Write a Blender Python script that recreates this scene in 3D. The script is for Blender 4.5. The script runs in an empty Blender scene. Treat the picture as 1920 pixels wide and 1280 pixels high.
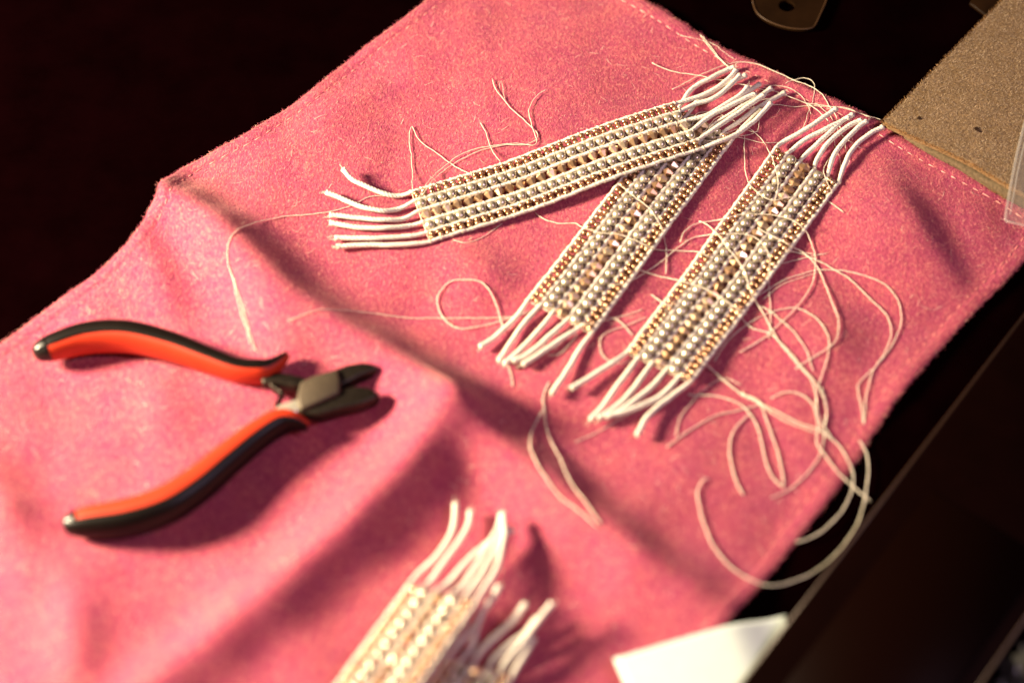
import bpy, bmesh, math, random
import numpy as np
from mathutils import Vector, Matrix, Euler

random.seed(7)
rng = np.random.default_rng(7)
scene = bpy.context.scene
col = scene.collection
RAD = math.radians

# ------------------------------------------------------------------ camera
PITCH = RAD(53.0)          # how far the lens looks down
CAM_H = 0.531              # metres above the table
FPX = 3500.0               # focal length in photograph pixels (1920 wide)
cam_d = bpy.data.cameras.new("camera")
cam = bpy.data.objects.new("camera", cam_d)
col.objects.link(cam)
cam.location = (0, -CAM_H / math.tan(PITCH), CAM_H)
cam.rotation_euler = (math.pi / 2 - PITCH, 0, 0)
cam_d.sensor_width = 36.0
cam_d.lens = FPX / 1920 * 36.0
cam_d.clip_start = 0.01
cam_d.clip_end = 20
cam_d.dof.use_dof = True
cam_d.dof.focus_distance = 0.722
cam_d.dof.aperture_fstop = 3.8
scene.camera = cam

# ------------------------------------------------------------------ world and lamps
world = bpy.data.worlds.new("World")
scene.world = world
world.use_nodes = True
world.node_tree.nodes["Background"].inputs[0].default_value = (1.0, 0.62, 0.55, 1)
world.node_tree.nodes["Background"].inputs[1].default_value = 0.075


def area(name, loc, target, size, power, color):
    l = bpy.data.lights.new(name, 'AREA')
    l.shape = 'DISK'
    l.size = size
    l.energy = power
    l.color = color
    o = bpy.data.objects.new(name, l)
    col.objects.link(o)
    o.location = loc
    o.rotation_euler = (Vector(target) - Vector(loc)).to_track_quat('-Z', 'Y').to_euler()
    return o


area("key_lamp", (-0.64, 0.0, 0.315), (0, 0, 0), 0.15, 28.5, (1.0, 0.825, 0.56))
area("fill_lamp", (0.50, -0.30, 0.80), (0.0, 0.0, 0), 0.20, 3.2, (1.0, 0.72, 1.0))

scene.view_settings.view_transform = 'Standard'
scene.view_settings.look = 'None'
scene.view_settings.exposure = 0.0
scene.view_settings.gamma = 1.0
scene.view_settings.use_curve_mapping = False
scene.cycles.use_denoising = True
scene.cycles.max_bounces = 8
scene.cycles.transparent_max_bounces = 12

# ------------------------------------------------------------------ photograph -> table geometry
_C = np.array([0, -CAM_H / math.tan(PITCH), CAM_H])
_R = np.array([1.0, 0, 0])
_U = np.array([0, math.sin(PITCH), math.cos(PITCH)])
_F = np.array([0, math.cos(PITCH), -math.sin(PITCH)])


def P(x, y, z=0.0):
    """point on the horizontal plane at height z that was measured at (x, y)"""
    d = (x - 960) / FPX * _R - (y - 640) / FPX * _U + _F
    return _C + d * (z - _C[2]) / d[2]


# ------------------------------------------------------------------ cloth relief
def _ridge(pts, wl, wr):
    a = np.array([P(x, y, z * 1e-3) for x, y, z in pts])
    return (a[:, :2], a[:, 2], wl * 1e-3, wr * 1e-3)


RIDGES = [
    # the long fold from the left edge to the lower right: wide towards the lamp, steep behind
    _ridge([(285, 338, 13), (330, 362, 13), (380, 402, 11), (440, 452, 9.5), (500, 508, 9), (560, 560, 9.5), (640, 612, 11),
            (720, 657, 12), (800, 705, 12), (860, 752, 13), (930, 815, 13), (1010, 880, 13), (1100, 955, 12.5),
            (1200, 1040, 11), (1300, 1110, 8.5), (1390, 1180, 4)], 8, 7.5),
    _ridge([(385, 410, 4), (440, 480, 8.5), (495, 565, 10), (555, 650, 8), (610, 720, 3.5)], 8.5, 10),
    _ridge([(740, 680, 3), (790, 750, 6), (785, 830, 4)], 9, 8),
    # the fold that leaves it and runs to the lower left
    _ridge([(845, 765, 12), (770, 855, 13), (640, 985, 13), (500, 1105, 12), (330, 1240, 10), (200, 1340, 8)], 7.5, 8),
    # small fold beside the left edge
    _ridge([(255, 435, 6), (290, 500, 7), (318, 570, 6), (335, 650, 3)], 9, 5.5),
    # fold by the felt
    _ridge([(1640, 285, 3), (1672, 350, 7.5), (1725, 430, 8.5), (1785, 520, 5.5), (1810, 590, 2)], 15, 6.5),
    _ridge([(960, 455, 1.5), (910, 500, 4.5), (850, 560, 2.0)], 10, 8),
    _ridge([(660, 110, 1.0), (700, 165, 3.6), (760, 225, 1.4)], 12, 6),
    _ridge([(1590, 560, 1.5), (1560, 640, 4.2), (1520, 720, 1.5)], 10, 7),
    _ridge([(-50, 860, 6), (10, 950, 8.5), (45, 1040, 5)], 9, 6.5),
    _ridge([(110, 1040, 4), (130, 1130, 8), (140, 1220, 9), (120, 1330, 7)], 9, 7),
    _ridge([(180, 800, 2), (300, 760, 4), (400, 790, 2)], 10, 8),
    _ridge([(1010, 1010, 2), (930, 1080, 3), (1000, 1130, 1)], 12, 9),
]

_ph = rng.uniform(0, 6.28, (10, 3))
_fr = rng.normal(0, 1, (10, 2))
_fr /= np.linalg.norm(_fr, axis=1)[:, None]
_wl = np.array([.120, .085, .070, .055, .046, .038, .032, .026, .022, .018])
_am = np.array([.9, .7, .6, .45, .38, .3, .22, .16, .12, .09]) * 0.75e-3


def H(X, Y):
    """height of the cloth's upper side above the table"""
    X = np.asarray(X, float)
    Y = np.asarray(Y, float)
    z = np.full(X.shape, 1.9e-3)
    for i in range(10):
        w = 6.283 / _wl[i]
        z = z + _am[i] * np.sin(w * (X * _fr[i, 0] + Y * _fr[i, 1]) + _ph[i, 0]
                                + 0.9 * np.sin(w * .37 * (X * _fr[i, 1] - Y * _fr[i, 0]) + _ph[i, 1]))
    for pts, hz, wl, wr in RIDGES:
        best = np.full(X.shape, 1e9)
        sgn = np.zeros(X.shape)
        hh = np.zeros(X.shape)
        endd = np.zeros(X.shape)
        n = len(pts) - 1
        for k in range(n):
            a = pts[k]
            d = pts[k + 1] - a
            L2 = d @ d
            traw = ((X - a[0]) * d[0] + (Y - a[1]) * d[1]) / L2
            t = np.clip(traw, 0, 1)
            dx = X - a[0] - t * d[0]
            dy = Y - a[1] - t * d[1]
            dd = np.hypot(dx, dy)
            m = dd < best
            best = np.where(m, dd, best)
            # side: positive where the light does not come from (to the right)
            side = d[0] * dy - d[1] * dx
            nx = -d[1]
            flip = 1.0 if nx > 0 else -1.0
            sgn = np.where(m, side * flip, sgn)
            hh = np.where(m, hz[k] + (hz[k + 1] - hz[k]) * t, hh)
        w = np.where(sgn > 0, wr, wl)
        q = best / w
        prof = np.exp(-0.5 * np.power(q, 1.75))
        z = np.maximum(z, 0.6e-3) + np.maximum(hh - 1.9e-3, 0) * prof
    return np.maximum(z, 0.8e-3)


_gn, _g0, _gs = 801, -0.40, 0.001
_ax = _g0 + _gs * np.arange(_gn)
_GX, _GY = np.meshgrid(_ax, _ax)
_GH = H(_GX, _GY)
_k = np.exp(-0.5 * (np.arange(-6, 7) / 1.9) ** 2)
_k /= _k.sum()
_pad = np.pad(_GH, 6, mode='edge')
_pad = sum(_k[i] * _pad[:, i:i + _gn] for i in range(13))
_GH = sum(_k[i] * _pad[i:i + _gn] for i in range(13))


def H(X, Y):
    """height of the cloth, looked up in the softened relief"""
    a = np.clip((np.asarray(X, float) - _g0) / _gs, 0, _gn - 2.001)
    b_ = np.clip((np.asarray(Y, float) - _g0) / _gs, 0, _gn - 2.001)
    i, j = a.astype(int), b_.astype(int)
    a, b_ = a - i, b_ - j
    return (_GH[j, i] * (1 - a) + _GH[j, i + 1] * a) * (1 - b_) + (_GH[j + 1, i] * (1 - a) + _GH[j + 1, i + 1] * a) * b_


def H1(x, y):
    """the same height looked up for one point"""
    a = min(max((x - _g0) / _gs, 0), _gn - 2.001)
    b_ = min(max((y - _g0) / _gs, 0), _gn - 2.001)
    i, j = int(a), int(b_)
    a -= i
    b_ -= j
    return float((_GH[j, i] * (1 - a) + _GH[j, i + 1] * a) * (1 - b_) + (_GH[j + 1, i] * (1 - a) + _GH[j + 1, i + 1] * a) * b_)


def _march(x, y, dz, surf):
    """first meeting of the measured line of sight with the surface raised by dz"""
    z1 = .034 + dz
    step = .0008
    while z1 > 0:
        p = P(x, y, z1)
        if surf(p[0], p[1]) + dz >= z1:
            break
        z1 -= step
    lo, hi = max(z1, 0.0), z1 + step
    for _ in range(9):
        mid = .5 * (lo + hi)
        p = P(x, y, mid)
        if surf(p[0], p[1]) + dz >= mid:
            lo = mid
        else:
            hi = mid
    return P(x, y, .5 * (lo + hi))


def S(x, y, dz=0.0):
    """point measured at (x, y) that lies dz above the cloth"""
    return _march(x, y, dz, H1)


# ------------------------------------------------------------------ material helpers
def new_mat(name):
    m = bpy.data.materials.new(name)
    m.use_nodes = True
    nt = m.node_tree
    b = nt.nodes["Principled BSDF"]
    return m, nt, b


def noise(nt, scale, detail=3, rough=.55, coord='Object', stretch=None):
    tc = nt.nodes.new('ShaderNodeTexCoord')
    n = nt.nodes.new('ShaderNodeTexNoise')
    n.inputs['Scale'].default_value = scale
    n.inputs['Detail'].default_value = detail
    n.inputs['Roughness'].default_value = rough
    if stretch:
        mp = nt.nodes.new('ShaderNodeMapping')
        mp.inputs['Scale'].default_value = stretch[0]
        mp.inputs['Rotation'].default_value = stretch[1]
        nt.links.new(tc.outputs[coord], mp.inputs[0])
        nt.links.new(mp.outputs[0], n.inputs['Vector'])
    else:
        nt.links.new(tc.outputs[coord], n.inputs['Vector'])
    return n


def ramp(nt, fac, stops):
    r = nt.nodes.new('ShaderNodeValToRGB')
    e = r.color_ramp.elements
    while len(e) < len(stops):
        e.new(.5)
    for k, (p, c) in enumerate(stops):
        e[k].position = p
        e[k].color = (*c, 1) if len(c) == 3 else c
    nt.links.new(fac, r.inputs[0])
    return r


def bump(nt, b, height, strength, dist):
    bp = nt.nodes.new('ShaderNodeBump')
    bp.inputs['Strength'].default_value = strength
    bp.inputs['Distance'].default_value = dist
    nt.links.new(height, bp.inputs['Height'])
    nt.links.new(bp.outputs[0], b.inputs['Normal'])
    return bp


def mixc(nt, a, b_, fac, mode='MIX'):
    m = nt.nodes.new('ShaderNodeMix')
    m.data_type = 'RGBA'
    m.blend_type = mode
    for s, v in ((m.inputs[6], a), (m.inputs[7], b_)):
        if isinstance(v, tuple):
            s.default_value = (*v, 1)
        else:
            nt.links.new(v, s)
    if isinstance(fac, float):
        m.inputs[0].default_value = fac
    else:
        nt.links.new(fac, m.inputs[0])
    return m.outputs[2]


MAT = {}

# flannel
m, nt, b = new_mat("pink_flannel")
n1 = noise(nt, 1250, 4, .7, stretch=((1, .45, 1), (0, 0, RAD(35))))
n2 = noise(nt, 75, 3, .6)
c1 = ramp(nt, n1.outputs[0], [(.30, (.29, .034, .092)), (.52, (.44, .078, .130)), (.72, (.68, .245, .205))])
c2 = ramp(nt, n2.outputs[0], [(.35, (.86, .74, .92)), (.65, (1.0, 1.0, .92))])
nt.links.new(mixc(nt, c1.outputs[0], c2.outputs[0], 1.0, 'MULTIPLY'), b.inputs['Base Color'])
b.inputs['Roughness'].default_value = .95
b.inputs['Specular IOR Level'].default_value = .08
b.inputs['Sheen Weight'].default_value = .28
b.inputs['Sheen Roughness'].default_value = .45
b.inputs['Sheen Tint'].default_value = (1, .80, .62, 1)
bump(nt, b, n1.outputs[0], .7, .0008)
MAT['cloth'] = m

m, nt, b = new_mat("flannel_nap")
g = nt.nodes.new('ShaderNodeNewGeometry')
c1 = ramp(nt, g.outputs['Random Per Island'], [(.0, (.29, .036, .098)), (.45, (.46, .082, .134)), (.85, (.66, .215, .195)), (1, (.84, .44, .35))])
nt.links.new(c1.outputs[0], b.inputs['Base Color'])
b.inputs['Roughness'].default_value = .8
b.inputs['Specular IOR Level'].default_value = .15
MAT['nap'] = m
m, nt, b = new_mat('pale_lint')
b.inputs['Base Color'].default_value = (.80, .50, .42, 1)
b.inputs['Roughness'].default_value = .8
MAT['lint'] = m

m, nt, b = new_mat("pale_stitch")
b.inputs['Base Color'].default_value = (.80, .36, .31, 1)
b.inputs['Roughness'].default_value = .8
MAT['stitch'] = m
m, nt, b = new_mat('pink_stitch')
b.inputs['Base Color'].default_value = (.78, .26, .24, 1)
b.inputs['Roughness'].default_value = .8
MAT['stitch_pink'] = m


def cotton(name, c0, c1_, scale, s=.6):
    m, nt, b = new_mat(name)
    n = noise(nt, scale, 3, .6)
    r = ramp(nt, n.outputs[0], [(.3, c0), (.7, c1_)])
    nt.links.new(r.outputs[0], b.inputs['Base Color'])
    b.inputs['Roughness'].default_value = .85
    b.inputs['Specular IOR Level'].default_value = .2
    b.inputs['Sheen Weight'].default_value = .1
    bump(nt, b, n.outputs[0], s, .0004)
    return m


MAT['cord'] = cotton("cream_cord", (.66, .59, .49), (.86, .81, .71), 1500, .9)
MAT['thread'] = cotton("cream_thread", (.68, .58, .44), (.86, .78, .64), 2500, .3)
MAT['paper'] = cotton("white_paper", (.56, .63, .58), (.60, .67, .62), 300, .05)

# pearl
m, nt, b = new_mat("champagne_pearl")
n = noise(nt, 700, 3, .6)
oi = nt.nodes.new('ShaderNodeObjectInfo')
r = ramp(nt, oi.outputs['Random'], [(0, (.47, .41, .31)), (1, (.66, .59, .465))])
r2 = ramp(nt, n.outputs[0], [(.35, (.86, .84, .8)), (.65, (1, 1, 1))])
nt.links.new(mixc(nt, r.outputs[0], r2.outputs[0], 1.0, 'MULTIPLY'), b.inputs['Base Color'])
b.inputs['Metallic'].default_value = .62
b.inputs['Roughness'].default_value = .27
b.inputs['Coat Weight'].default_value = .7
b.inputs['Coat Roughness'].default_value = .12
MAT['pearl'] = m

# seed beads
m, nt, b = new_mat("bronze_seed_bead")
oi = nt.nodes.new('ShaderNodeObjectInfo')
r = ramp(nt, oi.outputs['Random'], [(0, (.33, .165, .08)), (.6, (.49, .27, .145)), (1, (.68, .43, .25))])
nt.links.new(r.outputs[0], b.inputs['Base Color'])
b.inputs['Metallic'].default_value = .75
b.inputs['Roughness'].default_value = .26
b.inputs['Coat Weight'].default_value = .4
b.inputs['Coat Roughness'].default_value = .08
MAT['seed'] = m

# crystal
m, nt, b = new_mat("amber_crystal")
oi = nt.nodes.new('ShaderNodeObjectInfo')
r = ramp(nt, oi.outputs['Random'], [(0, (.52, .30, .155)), (.55, (.76, .50, .29)), (1, (.94, .76, .54))])
nt.links.new(r.outputs[0], b.inputs['Base Color'])
b.inputs['Roughness'].default_value = .34
b.inputs['IOR'].default_value = 1.62
b.inputs['Transmission Weight'].default_value = .5
b.inputs['Metallic'].default_value = .72
b.inputs['Coat Weight'].default_value = 1.0
b.inputs['Coat Roughness'].default_value = .06
b.inputs['Specular IOR Level'].default_value = .8
MAT['crystal'] = m


def plain(name, colr, rough, metal=0., spec=.5, coat=0., var=.0, scale=200, bstr=0.):
    m, nt, b = new_mat(name)
    if var:
        n = noise(nt, scale, 4, .6)
        lo = tuple(c * (1 - var) for c in colr)
        hi = tuple(min(1, c * (1 + var)) for c in colr)
        r = ramp(nt, n.outputs[0], [(.3, lo), (.7, hi)])
        nt.links.new(r.outputs[0], b.inputs['Base Color'])
        if bstr:
            bump(nt, b, n.outputs[0], bstr, .0003)
    else:
        b.inputs['Base Color'].default_value = (*colr, 1)
    b.inputs['Roughness'].default_value = rough
    b.inputs['Metallic'].default_value = metal
    b.inputs['Specular IOR Level'].default_value = spec
    b.inputs['Coat Weight'].default_value = coat
    return m


MAT['black_grip'] = plain("black_grip_rubber", (.0048, .0028, .0020), .40, spec=.20, var=.25, scale=400, bstr=.05)
MAT['orange_grip'] = plain("orange_grip_plastic", (.44, .030, .008), .50, spec=.30, var=.08, scale=120)
MAT['steel'] = plain("dark_steel", (.030, .022, .016), .42, metal=.75, var=.3, scale=500, bstr=.1)
MAT['joint'] = plain("brushed_joint_steel", (.075, .054, .034), .6, metal=.4, var=.15, scale=700, bstr=.1)
MAT['steel_glint'] = plain("steel_glint", (.75, .70, .58), .30, metal=.7)  # bright spot on the lower shank, put into the steel's colour
MAT['table'] = plain("dark_table", (.0017, .0002, .0003), .6, spec=.0, var=.35, scale=40, bstr=.05)
MAT['slab'] = plain("dark_gloss_slab", (.0028, .0006, .0004), .45, spec=.02, var=.2, scale=60)
MAT['slab_edge'] = plain("slab_edge", (.035, .017, .009), .4, metal=.3)  # edge highlight of the slab put into colour; also serves the felt specks
MAT['slab_panel'] = plain("slab_panel", (.0034, .0008, .0004), .45, spec=.02)
MAT['tag'] = plain("brown_plastic", (.012, .005, .0016), .45, spec=.08, var=.25, scale=90)
MAT['tag_rim'] = plain("brown_plastic_rim", (.05, .025, .011), .4, spec=.2)

m, nt, b = new_mat("brown_felt")
n1 = noise(nt, 1100, 4, .7)
n2 = noise(nt, 90, 3, .6)
c1 = ramp(nt, n1.outputs[0], [(.3, (.15, .092, .046)), (.7, (.34, .225, .125))])
c2 = ramp(nt, n2.outputs[0], [(.35, (.80, .78, .72)), (.65, (1, 1, 1))])
nt.links.new(mixc(nt, c1.outputs[0], c2.outputs[0], 1.0, 'MULTIPLY'), b.inputs['Base Color'])
b.inputs['Roughness'].default_value = 1
b.inputs['Specular IOR Level'].default_value = .05
bump(nt, b, n1.outputs[0], .8, .0008)
MAT['felt'] = m
m, nt, b = new_mat("felt_fibre")
g = nt.nodes.new('ShaderNodeNewGeometry')
c1 = ramp(nt, g.outputs['Random Per Island'], [(.0, (.14, .085, .042)), (.5, (.29, .195, .11)), (1, (.48, .36, .23))])
nt.links.new(c1.outputs[0], b.inputs['Base Color'])
b.inputs['Roughness'].default_value = .8
MAT['felt_nap'] = m
MAT['felt_low'] = plain('grey_felt', (.13, .092, .055), 1.0, spec=.05, var=.35, scale=900, bstr=.5)
MAT['felt_edge'] = plain("felt_edge_fibre", (.24, .125, .05), .8, spec=.1)

# thin clear film: transparent with a weak gloss
def film(name, gl, white, fres=1.0):
    m, nt, b = new_mat(name)
    nt.nodes.remove(b)
    out = nt.nodes["Material Output"]
    tr = nt.nodes.new('ShaderNodeBsdfTransparent')
    gs = nt.nodes.new('ShaderNodeBsdfGlossy')
    gs.inputs['Roughness'].default_value = .12
    df = nt.nodes.new('ShaderNodeBsdfDiffuse')
    df.inputs['Color'].default_value = (.75, .72, .66, 1)
    lw = nt.nodes.new('ShaderNodeFresnel')
    lw.inputs[0].default_value = 1.45
    ml = nt.nodes.new('ShaderNodeMath')
    ml.operation = 'MULTIPLY_ADD'
    ml.inputs[1].default_value = fres
    ml.inputs[2].default_value = gl
    ml.use_clamp = True
    nt.links.new(lw.outputs[0], ml.inputs[0])
    m1 = nt.nodes.new('ShaderNodeMixShader')
    nt.links.new(ml.outputs[0], m1.inputs[0])
    nt.links.new(tr.outputs[0], m1.inputs[1])
    nt.links.new(gs.outputs[0], m1.inputs[2])
    m2 = nt.nodes.new('ShaderNodeMixShader')
    m2.inputs[0].default_value = white
    nt.links.new(m1.outputs[0], m2.inputs[1])
    nt.links.new(df.outputs[0], m2.inputs[2])
    nt.links.new(m2.outputs[0], out.inputs[0])
    return m


MAT['film'] = film("clear_film", .0, .06, .5)
MAT['film_rim'] = film("clear_film_rim", .01, .13, .12)
MAT['wrap'] = film("clear_wrap", .10, .04)


# ------------------------------------------------------------------ object helpers
def link(name, me, mat=None, parent=None, loc=(0, 0, 0), kind=None):
    o = bpy.data.objects.new(name, me)
    col.objects.link(o)
    o.location = loc
    if mat and me is not None and not me.materials:
        me.materials.append(MAT[mat])
    if parent:
        o.parent = parent
    if kind:
        o['kind'] = kind
    return o


def tag(o, label, cat, group=None):
    o['label'] = label
    o['category'] = cat
    if group:
        o['group'] = group
    return o


def mesh(name, v, f, smooth=True):
    me = bpy.data.meshes.new(name)
    me.from_pydata([tuple(p) for p in v], [], [tuple(q) for q in f])
    me.update()
    if smooth:
        me.polygons.foreach_set('use_smooth', [True] * len(me.polygons))
    return me


def mesh_np(name, V, T, smooth=True):
    """triangles from arrays"""
    me = bpy.data.meshes.new(name)
    me.vertices.add(len(V))
    me.vertices.foreach_set('co', V.astype(np.float32).ravel())
    me.loops.add(T.size)
    me.loops.foreach_set('vertex_index', T.astype(np.int32).ravel())
    me.polygons.add(len(T))
    me.polygons.foreach_set('loop_start', np.arange(0, T.size, T.shape[1], dtype=np.int32))
    me.polygons.foreach_set('use_smooth', np.full(len(T), smooth))
    me.update(calc_edges=True)
    me.validate()
    return me


def catmull(pts, step):
    """smooth curve through the points, sampled about every `step` metres"""
    p = np.array(pts, float)
    if len(p) == 2:
        p = np.array([p[0], (p[0] + p[1]) / 2, p[1]])
    q = np.vstack([2 * p[0] - p[1], p, 2 * p[-1] - p[-2]])
    out = []
    for i in range(1, len(q) - 2):
        L = np.linalg.norm(q[i + 1] - q[i])
        n = max(1, int(math.ceil(L / step)))
        a, b_, c, d = q[i - 1], q[i], q[i + 1], q[i + 2]
        # centripetal-ish: limit tangents
        t1 = (c - a) * .5
        t2 = (d - b_) * .5
        for t in (t1, t2):
            nn = np.linalg.norm(t)
            if nn > L * 1.3:
                t *= L * 1.3 / nn
        for k in range(n):
            s = k / n
            h1 = 2 * s ** 3 - 3 * s ** 2 + 1
            h2 = s ** 3 - 2 * s ** 2 + s
            h3 = -2 * s ** 3 + 3 * s ** 2
            h4 = s ** 3 - s ** 2
            out.append(h1 * b_ + h2 * t1 + h3 * c + h4 * t2)
    out.append(q[-2])
    return np.array(out)


def tube(path, rad, sides=7, origin=(0, 0, 0), twist=0.0, lobes=0.0):
    """tube mesh data round a path; rad is a number or an array"""
    p = np.asarray(path, float) - np.asarray(origin)
    n = len(p)
    r = np.full(n, rad) if np.isscalar(rad) else np.asarray(rad)
    t = np.gradient(p, axis=0)
    t /= np.linalg.norm(t, axis=1)[:, None] + 1e-12
    up = np.array([0, 0, 1.0])
    nrm = np.zeros_like(p)
    prev = None
    for i in range(n):
        if prev is None:
            a = np.cross(t[i], up)
            if np.linalg.norm(a) < .1:
                a = np.cross(t[i], [1, 0, 0])
        else:
            a = prev - t[i] * (prev @ t[i])
        a /= np.linalg.norm(a) + 1e-12
        nrm[i] = a
        prev = a
    bn = np.cross(t, nrm)
    V = []
    arc = np.concatenate([[0], np.cumsum(np.linalg.norm(np.diff(p, axis=0), axis=1))])
    for j in range(sides):
        ang = 2 * math.pi * j / sides + arc * twist
        rr = r * (1 + lobes * (np.cos(3 * (2 * math.pi * j / sides)) if lobes else 0))
        V.append(p + nrm * (np.cos(ang) * rr)[:, None] + bn * (np.sin(ang) * rr)[:, None])
    V = np.stack(V, 1).reshape(-1, 3)
    F = []
    for i in range(n - 1):
        for j in range(sides):
            a = i * sides + j
            b_ = i * sides + (j + 1) % sides
            F.append((a, b_, b_ + sides, a + sides))
    F.append(tuple(range(sides - 1, -1, -1)))
    F.append(tuple(range((n - 1) * sides, n * sides)))
    return V, F


def lathe(profile, seg, axis='X'):
    V, F = [], []
    n = len(profile)
    for i, (h, r) in enumerate(profile):
        for j in range(seg):
            a = 2 * math.pi * j / seg
            V.append((h, r * math.cos(a), r * math.sin(a)))
    for i in range(n - 1):
        for j in range(seg):
            a = i * seg + j
            b_ = i * seg + (j + 1) % seg
            F.append((a, b_, b_ + seg, a + seg))
    F.append(tuple(range(seg)))
    F.append(tuple(range(n * seg - 1, (n - 1) * seg - 1, -1)))
    return V, F


def prism(name, outline, z0, z1, mat, parent=None, origin=(0, 0, 0), bevel=0.0, seg=2, kind=None):
    bm = bmesh.new()
    lo = [bm.verts.new((x - origin[0], y - origin[1], z0 - origin[2])) for x, y in outline]
    hi = [bm.verts.new((x - origin[0], y - origin[1], z1 - origin[2])) for x, y in outline]
    n = len(outline)
    bm.faces.new(lo[::-1])
    bm.faces.new(hi)
    for i in range(n):
        bm.faces.new((lo[i], lo[(i + 1) % n], hi[(i + 1) % n], hi[i]))
    bmesh.ops.recalc_face_normals(bm, faces=bm.faces)
    if bevel:
        bmesh.ops.bevel(bm, geom=list(bm.edges), offset=bevel, segments=seg, affect='EDGES', profile=.5)
    me = bpy.data.meshes.new(name)
    bm.to_mesh(me)
    bm.free()
    if bevel:
        me.polygons.foreach_set('use_smooth', [True] * len(me.polygons))
    return link(name, me, mat, parent, kind=kind)


# ------------------------------------------------------------------ table
me = mesh("table", [(-.9, -.9, 0), (.9, -.9, 0), (.9, .9, 0), (-.9, .9, 0)], [(0, 1, 2, 3)], False)
tb = link("table", me, 'table')
tb['kind'] = 'structure'

# ------------------------------------------------------------------ cloth
left_px = [(976, -140), (800, 0), (680, 92), (620, 140), (560, 188), (500, 226), (455, 254), (400, 284), (345, 313), (312, 333), (292, 362), (278, 396),
           (245, 447), (180, 512), (100, 570), (0, 645), (-150, 765), (-380, 980), (-600, 1250)]
top_px = [(976, -140), (1100, -62), (1210, 0), (1330, 76), (1420, 120), (1530, 172), (1640, 224), (1700, 262),
          (1800, 318), (1890, 370), (1968, 418)]
right_px = [(1968, 418), (1918, 492), (1811, 602), (1695, 731), (1633, 820), (1610, 858), (1561, 927), (1497, 1008),
            (1425, 1098), (1356, 1175), (1270, 1290), (1150, 1480), (1000, 1750)]
bot_px = [(-600, 1250), (-200, 1380), (200, 1520), (600, 1640), (1000, 1750)]


def edge_curve(px):
    pts = [S(x, y)[:2] for x, y in px]
    c = catmull([np.array([p[0], p[1], 0]) for p in pts], .002)[:, :2]
    a = np.concatenate([[0], np.cumsum(np.linalg.norm(np.diff(c, axis=0), axis=1))])
    return c, a / a[-1], a[-1]


EC = {k: edge_curve(v) for k, v in dict(l=left_px, t=top_px, r=right_px, b=bot_px).items()}


def ev(k, t):
    c, a, _ = EC[k]
    return np.stack([np.interp(t, a, c[:, 0]), np.interp(t, a, c[:, 1])], -1)


def cloth_xy(s, t):
    """s along the top edge, t down the sides"""
    s = np.asarray(s, float)
    t = np.asarray(t, float)
    L, R_, T, B = ev('l', t), ev('r', t), ev('t', s), ev('b', s)
    p00, p10 = EC['t'][0][0], EC['t'][0][-1]
    p01, p11 = EC['b'][0][0], EC['b'][0][-1]
    s_ = s[..., None]
    t_ = t[..., None]
    return ((1 - s_) * L + s_ * R_ + (1 - t_) * T + t_ * B
            - ((1 - s_) * (1 - t_) * p00 + s_ * (1 - t_) * p10 + (1 - s_) * t_ * p01 + s_ * t_ * p11))


def hem(s, t):
    """doubled cloth along the edges, with a dip where it is sewn"""
    d = np.minimum(np.minimum(s, 1 - s) * .30, np.minimum(t, 1 - t) * .40)
    step = 0.55e-3 / (1 + np.exp((d - .0075) / .0006))
    dip = -0.45e-3 * np.exp(-((d - .0062) / .0009) ** 2)
    edge = -0.5e-3 * np.exp(-(d / .0008) ** 2)
    return step + dip + edge


NS, NT = 300, 360
gs, gt = np.meshgrid(np.linspace(0, 1, NS), np.linspace(0, 1, NT))
gxy = cloth_xy(gs, gt)
gz = H(gxy[..., 0], gxy[..., 1]) + hem(gs, gt)
# a slightly uneven rim
wob = 0.35e-3 * np.sin(gt * 190 + 2 * np.sin(gt * 37)) + 0.3e-3 * np.sin(gs * 170 + 2 * np.sin(gs * 31))
rimw = np.exp(-np.minimum(np.minimum(gs, 1 - gs) * .3, np.minimum(gt, 1 - gt) * .4) / .0012)
gxy = gxy + (wob * rimw)[..., None]
GV = np.dstack([gxy, gz])
idx = np.arange(NS * NT).reshape(NT, NS)
Q = np.stack([idx[1:, :-1], idx[1:, 1:], idx[:-1, 1:], idx[:-1, :-1]], -1).reshape(-1, 4)
c_org = np.array([0, 0, 0])
me = mesh_np("flannel_cloth", GV.reshape(-1, 3), Q)
cloth = link("flannel_cloth", me, 'cloth')
sol = cloth.modifiers.new("thickness", 'SOLIDIFY')
sol.thickness = 0.0011
sol.offset = -1
tag(cloth, "rumpled pink flannel cloth with stitched hem lying under the beaded bracelets", "cloth")

# normals of the grid, used to stand the nap on it
du = np.gradient(GV, axis=1)
dv = np.gradient(GV, axis=0)
GN = np.cross(dv, du)
GN /= np.linalg.norm(GN, axis=2)[..., None]
GN *= np.sign(GN[..., 2:3])


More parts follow.
